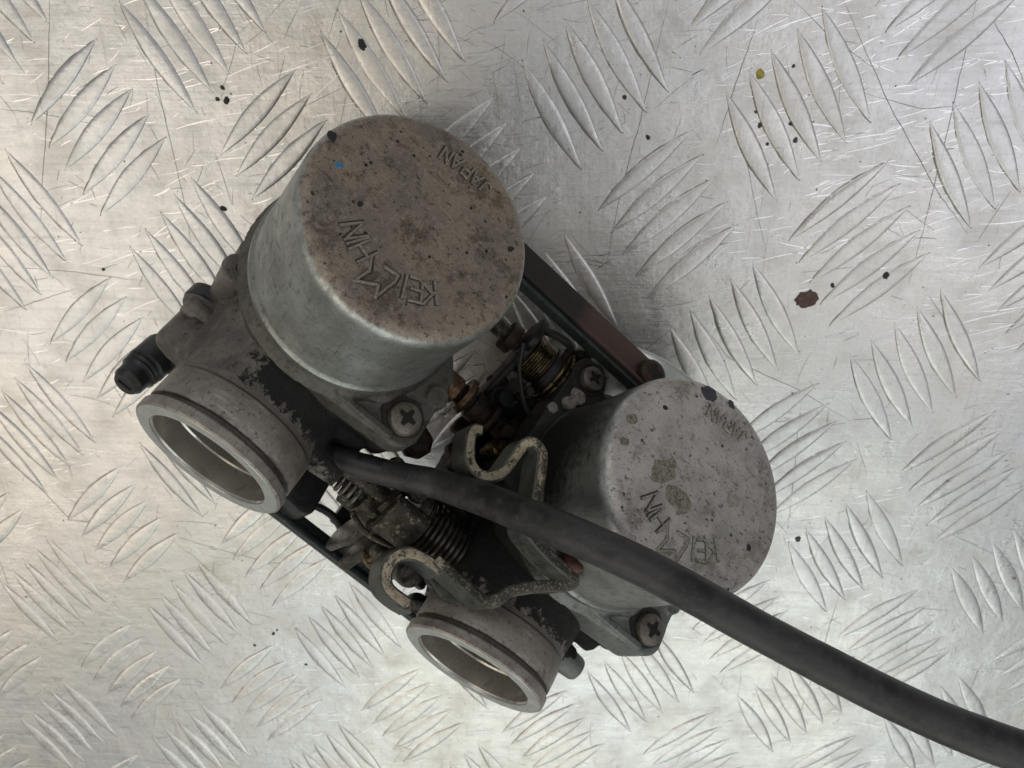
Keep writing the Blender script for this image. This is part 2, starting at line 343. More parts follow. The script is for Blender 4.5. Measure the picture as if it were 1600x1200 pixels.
# ------------------------------------------------------------------ the tread plate
GA = Vector((20.4155, -34.2525, 0)); GB = Vector((29.2064, 27.5135, 0)); GC = Vector((-108.0744, 69.2645, 0))
bm = bmesh.new(); prism(bm, [(-330, -330), (330, -330), (330, 330), (-330, 330)], -3, 0)
plate = finish('tread_plate_ground', bm, M['plate'], smooth=False); plate['kind'] = 'structure'
def lens(bm, c, d, L, W, H, sd, flip=1):
    rr = random.Random(sd); side = Vector((-d.y, d.x, 0)) * flip; n = 18; rows = []
    wa, wb = W * rr.uniform(.52, .60), W * rr.uniform(.40, .48)
    prof = [(1.0, -.05), (.92, .42), (.78, .80), (.45, .94), (0, 1.0)]
    for i in range(n + 1):
        s = -1 + 2 * i / n; k = max(1 - abs(s) ** 1.8, .004); e = min(1, k * 2.0)
        p = c + d * (L * .5 * s); row = []
        for q, hh in prof: row.append(p + side * (wa * k * q) + Vector((0, 0, hh * H * e if hh > 0 else hh)))
        for q, hh in prof[-2::-1]: row.append(p - side * (wb * k * q) + Vector((0, 0, hh * H * e if hh > 0 else hh)))
        rows.append([bm.verts.new(v) for v in row])
    for A, Bq in zip(rows, rows[1:]):
        for j in range(len(A) - 1): bm.faces.new([A[j], A[j + 1], Bq[j + 1], Bq[j]])
M['seam'] = mat_simple('dirt_seam', (.20, .165, .125), (.34, .30, .25), .7, .1, .25)
lensmesh = []
for k in range(6):
    bm = bmesh.new(); lens(bm, Vector((0, 0, 0)), Vector((1, 0, 0)), 30.4 + .35 * (k % 3 - 1), 4.7 + .2 * (k % 2), .29 + .05 * k, k)
    # a hairline of dirt caught round the foot of the bar
    rr = random.Random(k + 50); n = 26; L = 30.4; ring = []
    for sd_, wl in ((1, 2.62),):
        row = []
        for i in range(n + 1):
            s_ = -1 + 2 * i / n; q = max(1 - abs(s_) ** 1.8, 0) * wl; wd = -.12 + .42 * max(0, .35 + noise.noise(Vector((i * .28, k * 7.3, sd_ * 3))))
            row.append((bm.verts.new((s_ * (L / 2 + .1), sd_ * (q - .25), .015)), bm.verts.new((s_ * (L / 2 + .1), sd_ * (q + wd), .015))))
        for a, b in zip(row, row[1:]):
            f = bm.faces.new([a[0], b[0], b[1], a[1]] if sd_ < 0 else [a[1], b[1], b[0], a[0]]); f.material_index = 1
    o = finish('tread_bar', bm, [M['bar'], M['seam']], smooth=True, angle=50, recalc=False); lensmesh.append(o.data); bpy.data.objects.remove(o)
sb = bmesh.new(); nb = 0
for i in range(-8, 16):
    for j in range(-10, 14):
        c0 = GC + GA * i + GB * j
        if abs(c0.x) > 300 or abs(c0.y) > 300: continue
        d = GB if (i + j) % 2 == 0 else GA; st = GA if (i + j) % 2 == 0 else GB
        for k in range(-2, 3):
            p = c0 + st * (k * .1725) + Vector((R.uniform(-.25, .25), R.uniform(-.25, .25), 0))
            q = p - CAM; X, Y, Z = q.dot(CX), q.dot(CY), -q.dot(CZ); u, v = 800 + F * X / Z, 600 - F * Y / Z
            dn = d.normalized(); a = math.atan2(dn.y, dn.x) + R.uniform(-.012, .012)
            if -110 < u < 1710 and -110 < v < 1300 and nb < 300:
                o = bpy.data.objects.new('tread_bar', lensmesh[R.randrange(6)]); COL.objects.link(o); o.parent = plate
                o.location = p * MM; o.rotation_euler = (0, 0, a + (math.pi if (i + j) % 2 else 0)); nb += 1
            else: lens(sb, p, dn, 30.2, 4.8, .40, k)
o = finish('tread_bars_beyond', sb, M['bar'], plate, angle=50); o['kind'] = 'stuff'
print('bars', nb)

# hairline scratches scored in the plate
def sliver(bm, pts, wd, z=.035):
    pts = [Vector((p[0], p[1], z)) for p in pts]; L = []
    for i, p in enumerate(pts):
        d = (pts[min(i + 1, len(pts) - 1)] - pts[max(i - 1, 0)]).normalized(); s = Vector((-d.y, d.x, 0)); k = wd * (.25 + .75 * math.sin(math.pi * (i + .3) / (len(pts) - .4)))
        L.append((bm.verts.new(p + s * k * .5), bm.verts.new(p - s * k * .5)))
    for a, b in zip(L, L[1:]): bm.faces.new([a[0], b[0], b[1], a[1]])
dk = bmesh.new(); lt = bmesh.new()
for line in ([(78, 0), (75, 150), (62, 360)], [(225, 0), (245, 130), (287, 310), (302, 400)], [(0, 170), (70, 178), (140, 192)], [(0, 415), (120, 425), (228, 440)],
             [(5, 487), (60, 470), (120, 450)], [(1320, 5), (1390, 165), (1465, 300), (1512, 365)], [(1145, 150), (1160, 220), (1180, 320), (1197, 395)],
             [(1045, 0), (1000, 190), (965, 320), (945, 430)], [(1185, 30), (1150, 130), (1120, 225)], [(1525, 0), (1490, 165), (1455, 310), (1420, 445)],
             [(1550, 30), (1580, 80), (1605, 140)], [(1240, 0), (1300, 60), (1370, 110)], [(470, 5), (455, 35), (443, 62)], [(1250, 640), (1240, 750), (1230, 830)],
             [(1075, 480), (1140, 560), (1250, 610), (1330, 660)], [(1455, 820), (1520, 850), (1600, 890)], [(0, 700), (110, 812), (235, 826)], [(280, 840), (420, 880), (500, 880)],
             [(1245, 1130), (1290, 1000), (1310, 930)], [(1350, 145), (1440, 170), (1500, 165)]):
    P = []
    for a, b in zip(line, line[1:]):
        for k in range(8): t = k / 8; P.append(pix(a[0] + (b[0] - a[0]) * t + R.uniform(-.8, .8), a[1] + (b[1] - a[1]) * t + R.uniform(-.8, .8), 0))
    P.append(pix(*line[-1], 0)); sliver(dk, P, R.uniform(.12, .24))
for k in range(2600):
    x, y = R.uniform(-140, 140), R.uniform(-110, 110); q = pix(R.uniform(0, 1600), R.uniform(0, 1200), 0)
    light = R.random() < (.88 if q.x > 10 and q.y > 0 else .6)
    a = rad(R.gauss(14, 12)) if light else R.uniform(0, math.pi); L = R.uniform(1.0, 6.5) if R.random() < .85 else R.uniform(7, 16)
    d = Vector((math.cos(a), math.sin(a), 0)); cv = R.uniform(-.05, .05) * L; s = Vector((-d.y, d.x, 0))
    pts = [q + d * (L * (t - .5)) + s * cv * (1 - (2 * t - 1) ** 2) for t in (0, .25, .5, .75, 1)]
    sliver(lt if light else dk, pts, R.uniform(.10, .30) if light else R.uniform(.06, .15), .03 if light else .04)
for nm, b_, mt in (('dark_scratches', dk, 'scratch_dark'), ('bright_scratches', lt, 'scratch_light')):
    o = finish(nm, b_, M[mt], plate, smooth=False, recalc=False); o['kind'] = 'stuff'

# grit and flakes lying on the plate
def flake(bm, c, r, h, sd, n=11, stretch=1.):
    rr = random.Random(sd); a0 = rr.uniform(0, 6.28); pts = []
    for k in range(n):
        t = 2 * math.pi * k / n; q = r * (1 + .32 * noise.noise(Vector((math.cos(t) * 1.3, math.sin(t) * 1.3, sd * .37))) + rr.uniform(-.10, .12)); x, y = q * math.cos(t) * stretch, q * math.sin(t)
        pts.append((c.x + x * math.cos(a0) - y * math.sin(a0), c.y + x * math.sin(a0) + y * math.cos(a0)))
    A = [bm.verts.new((p[0], p[1], c.z)) for p in pts]; Bq = [bm.verts.new((c.x + (p[0] - c.x) * .8, c.y + (p[1] - c.y) * .8, c.z + h * rr.uniform(.7, 1.2))) for p in pts]
    bm.faces.new(A[::-1]); bm.faces.new(Bq)
    for i in range(n): j = (i + 1) % n; bm.faces.new([A[i], A[j], Bq[j], Bq[i]])
g = bmesh.new()
for k in range(240):
    q = pix(R.uniform(0, 1600), R.uniform(0, 1200), 0); flake(g, q + Vector((0, 0, .02)), R.choice((.08, .09, .11, .13, .18)) * R.uniform(.8, 1.5), .12, k, 6, R.uniform(1, 1.8))
for p in ((348, 137), (340, 155), (162, 421), (238, 434), (1236, 193), (1181, 175), (1187, 196), (1199, 225), (1243, 219), (1012, 214), (1240, 103), (976, 152), (427, 990), (433, 984), (398, 1008), (478, 1038), (1385, 429), (1301, 446), (1247, 842)):
    flake(g, pix(*p, 0) + Vector((0, 0, .02)), R.uniform(.35, .6), .25, int(p[0]), 8, 1.3)
o = finish('grit', g, M['grit'], smooth=False); o['kind'] = 'stuff'; o['label'] = 'dark specks of grit scattered over the tread plate'
for nm, p, r, mt, lab, cat, st in (
    ('paint_chip', (566, 69), 1.1, 'chip_black', 'black chip lying on the plate above the brown cap', 'paint chip', 1.5),
    ('paint_chip', (354, 157), .8, 'chip_black', 'tiny black chip between tread bars left of the brown cap', 'paint chip', 1.2),
    ('paint_chip', (349, 326), .7, 'chip_black', 'small black chip just left of the brown cap side', 'paint chip', 1.4),
    ('rust_flake', (1260, 468), 2.5, 'chip_rust', 'red brown rust flake alone on the plate right of the black rail', 'rust flake', 1.2),
    ('paint_fleck', (1187, 116), 1.05, 'chip_yellow', 'yellow green paint fleck between tread bars at the upper right', 'paint fleck', 1.1),
    ('rust_speck', (1482, 754), .9, 'chip_orange', 'orange rust speck on the plate right of the grey cap', 'rust speck', 1.1),
    ('rust_speck', (1583, 902), .7, 'chip_orange', 'orange rust speck near the right edge below the grey cap', 'rust speck', 1.1),
    ('grit_grain', (1247, 842), .8, 'chip_blueblack', 'dark grey grain on the plate beside the grey cap rim', 'grit', 1.2),
    ('grit_grain', (1385, 430), .8, 'chip_black', 'black grain caught beside the tread bars above the rust flake', 'grit', 1.3)):
    bm = bmesh.new(); c = pix(*p, 0); flake(bm, Vector((0, 0, .05)), r, .35, int(p[0]), 22, st)
    tag(finish(nm, bm, M[mt], smooth=False, loc=c), lab, cat)

# ------------------------------------------------------------------ the twin carburettor (local axes: x = throat towards its open spigot, y = from one body to the other, z = towards the cap)
root = bpy.data.objects.new('twin_carburettor', None); COL.objects.link(root)
T = Vector((-0.4163908, -0.4426917, 0.7943454)).normalized(); Lx = Vector((0.7328280, -0.6803220, 0.0053520)).normalized()
Lx = (Lx - T * Lx.dot(T)).normalized(); Wx = T.cross(Lx)
root.matrix_world = Matrix.Translation(Vector((-40.870, 32.596, 38.0)) * MM) @ Matrix((T, Lx, Wx)).transposed().to_4x4()
tag(root, 'dirty twin carburettor with two round caps lying on the tread plate', 'carburettor')
CT = [Vector((0, 0, 0)), Vector((1.17, 75.59, -.47))]

def grp(name, parent, loc=(0, 0, 0)):
    o = bpy.data.objects.new(name, None); COL.objects.link(o); o.parent = parent; o.location = Vector(loc) * MM; return o

def screw(parent, c, axis, r, h, mat='screw', rot=0., name='screw', slot=False):
    bm = bmesh.new(); lathe(bm, [(-2, 0), (-2, r * .97), (h * .45, r), (h * .75, r * .93), (h * .95, r * .72), (h, r * .4), (h, 0)], (0, 0, 0), (0, 0, 1), 30, False)
    o = finish(name, bm, M[mat], parent, loc=c)
    q = Vector(axis).to_track_quat('Z', 'Y').to_euler(); m = Vector(axis).to_track_quat('Z', 'Y').to_matrix() @ Matrix.Rotation(rot, 3, 'Z'); o.rotation_euler = m.to_euler()
    bm = bmesh.new(); a, b = r * .56, r * .15; z = h + .03
    if slot: pts = [(-r * .8, -b), (r * .8, -b), (r * .8, b), (-r * .8, b)]
    else: pts = [(a, b * .7), (b * 1.3, b * 1.3), (b * .7, a), (-b * .7, a), (-b * 1.3, b * 1.3), (-a, b * .7), (-a, -b * .7), (-b * 1.3, -b * 1.3), (-b * .7, -a), (b * .7, -a), (b * 1.3, -b * 1.3), (a, -b * .7)]
    if parent.parent is None or parent.parent.parent is None:
        prism(bm, pts, z - .25, z); k = finish('screw_recess', bm, M['recess'], o, smooth=False)
    return o

# strokes of the raised letters, in letter units: x to the right 0..w, y up 0..1
GL = {'K': [((0, 0), (0, 1)), ((0, .45), (.6, 1)), ((.15, .55), (.62, 0))], 'E': [((0, 0), (0, 1)), ((0, 1), (.55, 1)), ((0, .5), (.48, .5)), ((0, 0), (.55, 0))],
      'I': [((.1, 0), (.1, 1))], 'H': [((0, 0), (0, 1)), ((.6, 0), (.6, 1)), ((0, .5), (.6, .5))], 'N': [((0, 0), (0, 1)), ((0, 1), (.6, 0)), ((.6, 0), (.6, 1))],
      'J': [((.5, 1), (.5, .2)), ((.5, .2), (.3, 0)), ((.3, 0), (.0, .2))], 'A': [((0, 0), (.32, 1)), ((.32, 1), (.64, 0)), ((.13, .38), (.52, .38))],
      'P': [((0, 0), (0, 1)), ((0, 1), (.5, .95)), ((.5, .95), (.5, .5)), ((.5, .5), (0, .45))]}
def ridge(bm, a, b, wd, z0, z1):
    a, b = Vector((*a, 0)), Vector((*b, 0)); d = (b - a).normalized(); s = Vector((-d.y, d.x, 0)) * wd
    a = a - d * wd * .7; b = b + d * wd * .7
    lo = [a + s, a - s, b - s, b + s]; hi = [a + s * .45 + d * wd * .5, a - s * .45 + d * wd * .5, b - s * .45 - d * wd * .5, b + s * .45 - d * wd * .5]
    A = [bm.verts.new(v + Vector((0, 0, z0))) for v in lo]; Bq = [bm.verts.new(v + Vector((0, 0, z1))) for v in hi]
    bm.faces.new(Bq); bm.faces.new(A[::-1])
    for i in range(4): j = (i + 1) % 4; bm.faces.new([A[i], A[j], Bq[j], Bq[i]])
def letters(parent, mat, topw, seed, wd):
    rr = random.Random(seed)
    def put(ch, t, l, ang, h):
        bm = bmesh.new(); wch = {'I': .2}.get(ch, .6)
        for a, b in GL[ch]:
            k = rr.uniform(-.03, .03)
            pa, pb = ((a[0] - wch / 2 + k) * h, (a[1] - .5) * h), ((b[0] - wch / 2) * h, (b[1] - .5 + k) * h)
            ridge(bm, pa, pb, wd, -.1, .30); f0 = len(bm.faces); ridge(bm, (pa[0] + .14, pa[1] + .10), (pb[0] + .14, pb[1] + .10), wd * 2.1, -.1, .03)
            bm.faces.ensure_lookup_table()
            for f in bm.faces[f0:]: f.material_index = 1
        # letter right = -l, letter up = +t at ang 0
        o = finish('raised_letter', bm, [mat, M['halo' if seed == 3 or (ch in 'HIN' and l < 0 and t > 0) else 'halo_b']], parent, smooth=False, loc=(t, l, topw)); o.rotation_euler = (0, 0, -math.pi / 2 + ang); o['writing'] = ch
    for ch, a in (('K', 41), ('E', 29.5), ('I', 21), ('H', -20), ('I', -28.5), ('N', -36.5)):
        put(ch, 13.35 * math.cos(rad(a)), 13.35 * math.sin(rad(a)), rad(a), 4.4)
    for ch, l, t in (('J', 5.0, -16.6), ('A', 2.6, -16.5), ('P', 0.2, -16.4), ('A', -2.2, -16.1), ('N', -4.5, -15.7)):
        put(ch, t, l, rad(-l * 1.2), 2.9)
    P = [(18.3, -2.5), (14.9, -1.6), (12.4, -2.9)]; Q = [(12.2, -.2), (11.7, 2.7), (13.2, 2.9), (18.0, 2.0), (15.8, 1.1), (18.3, -2.5)]
    bm = bmesh.new()
    for S in (P, Q):
        for a, b in zip(S, S[1:]):
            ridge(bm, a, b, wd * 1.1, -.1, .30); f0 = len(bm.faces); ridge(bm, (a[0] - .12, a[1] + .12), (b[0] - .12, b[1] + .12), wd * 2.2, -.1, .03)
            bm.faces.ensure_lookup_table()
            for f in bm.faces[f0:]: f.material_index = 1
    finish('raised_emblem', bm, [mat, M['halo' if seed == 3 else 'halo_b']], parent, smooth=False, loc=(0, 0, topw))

def flange_outline(g=0.):
    h = hull([(0, 0, 23.4 + g), (17.4, 25.2, 4.6 + g), (21.2, 0, .8 + g), (2, 27.2, 1.6 + g), (-25.0, -18.6, 4.4 + g), (-21.2, 0, .8 + g), (-2, -23.0, 1.6 + g)])
    return h

casting_mesh = None
for ci, c in enumerate(CT):
    # ---- cast body
    body_mat = M['body_a'] if ci == 0 else M['body_b']
    bm = bmesh.new()
    lathe(bm, [(28, 14.4), (28, 17.0), (22, 17.6), (16, 18.6), (4, 19.6), (-10, 19.2), (-27, 20.0)], (0, 0, 0), (1, 0, 0), 64, False) if False else lathe(bm, [(31.5, 14.4), (31.5, 17.0), (27, 17.2), (22, 17.8), (16, 18.8), (4, 19.6), (-10, 19.2), (-27, 20.0), (-27, 0), (17, 0), (17, 14.4)], (0, 0, 0), (1, 0, 0), 64, True)
    lathe(bm, [(-8, 0), (-8, 15), (3, 16.0), (9, 19.5), (12, 22.8), (16.2, 23.6), (16.2, 0)], (-1, 0, 0), (0, 0, 1), 64, False)
    prism(bm, flange_outline(-.3), 11.5, 16.2)
    for s in (1, -1):
        ex, ey = (17.4, 25.2) if s > 0 else (-25.0, -18.6)
        cyl(bm, (ex, ey, 0), (0, 0, 1), 3.2, 4, 16, 24, r2=4.4)
        prism(bm, hull([(ex, ey, 2.4), (6 * s, 14 * s, 4)]), 5, 14)
    prism(bm, rrect(-14.6, 15.6, -16, 16, 5), -42.3, -14)
    prism(bm, rrect(-16.5, 17.6, -18, 18, 5), -23.5, -17.5)
    cyl(bm, (0, 0, -41.9), (0, 0, -1), 6, -3, .4, 24)
    # bosses on the -l side
    cyl(bm, (11.2, -20.6, 0), (0, 0, 1), 3.0, -10, 14.6, 28, r2=3.7)
    prism(bm, hull([(11.2, -20.2, 2.0), (4, -14, 5)]), -6, 9)
    cyl(bm, (0, -19.6, -7.0), (1, 0, 0), 6.0, 13, 27, 36, bev=1.2); cyl(bm, (0, -20.0, -7.0), (1, 0, 0), 7.0, 12.5, 16, 36, bev=.6); prism(bm, hull([(14, -15, 5), (27, -11, 4), (10, -8, 5), (26, -15, 3.5)]), -14, 3)
    prism(bm, hull([(13, -19, 4), (24, -17, 3), (12, -12, 4)]), -13, -1)
    cyl(bm, (22.0, -20.6, -4), (0, 0, 1), 1.9, -2, 4.6, 20)
    box(bm, 2, 12, -21, -12, -2, 13)
    # nozzle stub and boss on the +l side
    cyl(bm, (27.0, 0, -.5), (0, 1, 0), 4.4, 12, 21, 28, r2=3.6)
    cyl(bm, (18.5, 0, 1.5), (0, 1, 0), 4.2, 12, 24.0, 28)
    cyl(bm, (6, 0, -8), (0, 1, 0), 6.2, 12, 22.5, 28)
    cyl(bm, (-16, 0, 2), (0, 1, 0), 6.5, 12, 22, 28)
    cyl(bm, (-16, 0, 2), (0, -1, 0), 6.5, 12, 22, 28)
    cyl(bm, (24, 0, -3), (0, -1, 0), 4.6, 10, 19.5, 24)
    if casting_mesh is None: bod = fuse('carb_body', bm, body_mat, root, .42, 3, c, .16); casting_mesh = bod.data
    else:
        bm.free(); me = casting_mesh.copy(); me.materials.clear(); me.materials.append(body_mat); bod = bpy.data.objects.new('carb_body', me); COL.objects.link(bod); bod.parent = root; bod.location = c * MM
    bod['label'] = 'cast body with black oily dirt over its inner side' if ci == 0 else 'cast body almost wholly black with grease'
    bm = bmesh.new(); cyl(bm, (18.2, 0, -1.2), (0, -1, 0), 2.3, 15, 25.2, 24, bev=.4); finish('boss_peg', bm, M['spigot'], bod)
    bm = bmesh.new(); lathe(bm, [(11.6, 5.6), (11.6, 7.5), (14.4, 7.5), (14.8, 7.1), (14.8, 5.6)], (0, -19.9, -7.0), (1, 0, 0), 48, True); finish('pod_ring', bm, M['black'], bod)
    bm = bmesh.new(); cyl(bm, (2, -22.4, -5), (0, 0, 1), 2.6, 0, 12, 20, bev=.4); cyl(bm, (2, -22.4, -5), (1, 0, 0), 2.0, -9, 9, 16, bev=.3); fuse('side_rib', bm, body_mat, bod, .45, 2)
    # ---- machined spigot
    bm = bmesh.new()
    lathe(bm, [(43.1, 15.6), (43.1, 17.5), (42.75, 17.9), (40.9, 17.9), (40.6, 17.7), (40.4, 16.9), (39.5, 16.8), (39.3, 17.4), (38.9, 17.55), (32.4, 17.45), (32.0, 17.15), (30, 17.0), (30, 14.2), (38, 14.2)], (0, 0, 0), (1, 0, 0), 128, True)
    sp = finish('spigot', bm, M['spigot' if ci == 0 else 'spigot_b'], bod, angle=25)
    bm = bmesh.new(); lathe(bm, [(43.16, 14.35), (43.2, 14.6), (43.2, 17.3), (43.02, 17.45), (42.9, 14.3)], (0, 0, 0), (1, 0, 0), 128, True)
    finish('spigot_rim', bm, M['rim'], bod, angle=25)
    bm = bmesh.new(); lathe(bm, [(43.1, 14.55), (42.4, 14.1), (37.0, 14.05), (36.6, 13.75), (20, 13.7), (20, 14.5), (42.9, 14.9)], (0, 0, 0), (1, 0, 0), 128, True)
    finish('bore_liner', bm, M['bore'], bod, angle=25)
    bm = bmesh.new(); lathe(bm, [(-.4, 0), (-.4, 13.8), (.4, 13.8), (.4, 0)], (0, 0, 0), (1, 0, 0), 48, False)
    tp = finish('throttle_plate', bm, M['disc'], bod, loc=(23.5, 0, 0)); tp.rotation_euler = (0, rad(9), 0)
    # ---- inlet bell
    bm = bmesh.new(); lathe(bm, [(-24, 14), (-25, 17.5), (-32, 19.5), (-36.5, 22.4), (-37.6, 22.5), (-38.2, 22.0), (-38.2, 20.4), (-30, 16)], (0, 0, 9), (1, 0, 0), 72, True)
    finish('inlet_bell', bm, M['rim'], bod, angle=30)
    # ---- hole in the little boss, open nozzle end
    bm = bmesh.new(); cyl(bm, (11.2, -20.6, 14.75), (0, 0, 1), 1.0, -.3, .12, 16); finish('boss_hole', bm, M['recess'], bod)
    bm = bmesh.new(); lathe(bm, [(18, 1.2), (18, 3.6), (23.6, 3.1), (24.3, 2.8), (24.3, 1.3)], (27.4, 0, -.3), (0, 1, 0), 32, True); finish('vacuum_nozzle', bm, M['flange_b'] if ci else body_mat, bod)
    bm = bmesh.new(); cyl(bm, (27.4, 0, -.3), (0, 1, 0), 1.35, 22, 23.9, 20); finish('nozzle_hole', bm, M['recess'], bod)
    # ---- vacuum cap
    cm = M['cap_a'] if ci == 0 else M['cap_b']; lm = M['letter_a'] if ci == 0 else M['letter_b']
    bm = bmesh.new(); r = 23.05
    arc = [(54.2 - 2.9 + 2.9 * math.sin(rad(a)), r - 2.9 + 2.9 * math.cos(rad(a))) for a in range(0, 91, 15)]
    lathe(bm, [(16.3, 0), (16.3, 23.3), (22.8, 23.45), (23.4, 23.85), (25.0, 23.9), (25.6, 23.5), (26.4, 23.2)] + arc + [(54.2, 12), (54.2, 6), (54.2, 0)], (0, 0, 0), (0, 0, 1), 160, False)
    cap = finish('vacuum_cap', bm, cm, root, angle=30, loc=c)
    cap['label'] = 'brown stained round cap' if ci == 0 else 'cleaner grey round cap'
    bm = bmesh.new(); prism(bm, flange_outline(.35), 14.2 if ci == 0 else 9.5, 19.6)
    # raised rim wall along the flange edge and a sloping web up to the skirt
    lathe(bm, [(19.2, 0), (19.2, 25.2), (20.0, 24.6), (22.5, 23.3), (22.5, 0)], (0, 0, 0), (0, 0, 1), 64, False)
    for s in (1, -1):
        ex, ey = (17.0, 25.0) if s > 0 else (-25.0, -18.6)
        if s > 0:
            prism(bm, hull([(21.4, 2, .7), (21.3, 24, .9)]), 17, 21.0)
            prism(bm, hull([(12.2, 15, 6), (18, 9, 3), (6, 21, 2.6)]), 17, 20.6, taper=-.06)
            cyl(bm, (7.0, 28.2, 0), (0, 0, 1), 2.6, 15.5, 20.2, 24)
        cyl(bm, (ex, ey, 0), (0, 0, 1), 4.7, 17, 19.8, 32)
    fl = fuse('cap_flange', bm, M['flange_a'] if ci == 0 else M['flange_b'], cap, .36, 3, None, .07)
    for s in (1, -1):
        sc = screw(cap, (16.4, 24.9, 19.9) if s > 0 else (-25.2, -18.7, 19.9), (0, 0, 1), 3.75 if s > 0 else 3.2, 2.3, rot=.5 + s, name='screw')
    for (wx, wy) in ((16.4, 24.9), (-25.2, -18.7)):
        bm = bmesh.new(); lathe(bm, [(0, 3.2), (0, 5.0), (.35, 4.7), (.4, 3.2)], (0, 0, 0), (0, 0, 1), 40, True, wob=.5); finish('screw_well_ring', bm, M['blackening'], cap, loc=(wx - .35, wy - .5, 19.75))  # flat dark ring standing in for the shade of a sunken screw pocket
    letters(cap, lm, 54.22, 3 + ci, .33 if ci == 0 else .30)
    # flakes of paint on the caps
    if ci == 0:
        spots = [((530, 258), .65, 'chip_blue', 'paint_speck'), ((519, 212), .8, 'chip_black', 'paint_chip'), ((563, 318), .5, 'chip_black', 'paint_chip'), ((798, 389), .6, 'chip_black', 'paint_chip')]
    else:
        spots = [((1108, 615), 1.6, 'chip_blueblack', 'paint_patch'), ((1143, 632), .8, 'chip_blueblack', 'paint_patch'), ((1170, 856), .6, 'chip_black', 'paint_chip'), ((1040, 637), .5, 'chip_black', 'paint_chip'), ((1036, 735), 2.6, 'olive', 'grime_patch'), ((1058, 775), 2.2, 'olive', 'grime_patch'), ((1068, 790), 1.6, 'olive', 'grime_patch'), ((988, 655), 1.1, 'olive', 'grime_patch'), ((976, 690), .9, 'olive', 'grime_patch')]
    inv = root.matrix_world.inverted()
    for (px_, py_), rr_, mt, nm in spots:
        o0 = inv @ (CAM * MM) / MM; d0 = inv.to_3x3() @ (CX * ((px_ - 800) / F) - CY * ((py_ - 600) / F) - CZ)
        wv = 54.2 + c.z; q = o0 + d0 * ((wv - o0.z) / d0.z); q = q - c
        bm = bmesh.new(); flake(bm, Vector((q.x, q.y, 54.19)), rr_, .06, int(px_), 24, 1.35); finish(nm, bm, M[mt], cap, smooth=False)

# white corrosion crust at the mount behind the grey cap
bm = bmesh.new()
for k, (t, l, w_) in enumerate(((-17.5, 56.5, 18.2), (-15, 55.0, 18), (-28.5, 61.5, 17.6), (-11, 52.6, 17.2), (-26.5, 64.5, 18), (-19, 54.6, 16.6))):
    cyl(bm, (t, l, w_), (R.uniform(-.2, .2), R.uniform(-.2, .2), 1), R.uniform(1.5, 2.5), 0, 2.4, 12, bev=.6)
o = fuse('corrosion_crust', bm, M['flakewhite'], root, .4, 3, None, .25)

# ---- linking bars
bm = bmesh.new(); box(bm, -33.4, -26.6, -12, 66, 27.2, 29.6); box(bm, -26.6, -25.6, -12, 66, 26.2, 30.8); bevel(bm, .3)
o = finish('link_bar', bm, M['rust_bar'], root); o['label'] = 'black and rust brown upper link bar'
bm = bmesh.new(); box(bm, -25.5, -24.2, 10, 64, 26.6, 30.0); bevel(bm, .3); finish('bar_lip', bm, M['green_bar'], o)
screw(root, (-29.6, 65.5, 29.0), (0, 0, 1), 3.8, 3.0, 'rust', .4, name='bolt')
bm = bmesh.new(); box(bm, 26.6, 31.4, -10, 90, -48.0, -45.4); box(bm, 29.8, 31.4, -10, 90, -45.4, -43.6); bevel(bm, .35)
lb = finish('link_bar', bm, M['green_bar'], root); lb['label'] = 'green black lower link bar'
for hl, h0 in (([(27, 17, 2), (27, 27, 3), (18, 26, 3), (16, 14, 2)], -34), ([(28, 0, 3), (14, 0, 8)], -39), ([(28, 76, 3), (14, 76, 8)], -39)):
    bm = bmesh.new(); prism(bm, hull(hl), -45.2, h0); bevel(bm, .7, 3, 50); finish('bar_bracket', bm, M['black'], root)
bm = bmesh.new(); tube(bm, catmull([(27, 26, -38), (24, 31, -40), (23, 37, -42), (25, 43, -44), (28, 48, -44)], 6), 1.1, 10); finish('bar_bracket_arm', bm, M['black'], lb)
for l in (24.5, 71.0): screw(lb, (27.8, l, -45.2), (.55, 0, .6), 3.6, 2.6, 'black', .8, slot=True)

# ---- black idle screw housing beside the open spigot of the first body
bm = bmesh.new(); ax = Vector((1, -.05, .25))
lathe(bm, [(-2, 0), (-2, 4.2), (0, 5.0), (6.6, 5.0), (7.3, 4.3), (8.0, 4.8), (8.7, 4.3), (9.4, 4.7), (10.0, 4.2), (10.6, 4.0), (13.0, 3.9), (14.4, 3.0), (14.8, 0)], (17.0, -24.8, -38.5), ax, 40, False)
o = finish('idle_screw_housing', bm, M['black'], root, angle=25)
bm = bmesh.new(); cyl(bm, (12, -20, -38), (1, 0, 0), 4, 0, 8, 20); finish('housing_mount', bm, M['black'], o)
bm = bmesh.new(); box(bm, -.1, .1, -1.9, 1.9, -.5, .5); k = finish('screw_slot', bm, M['recess'], o, smooth=False, loc=Vector((17.0, -24.8, -38.5)) + ax.normalized() * 14.8)

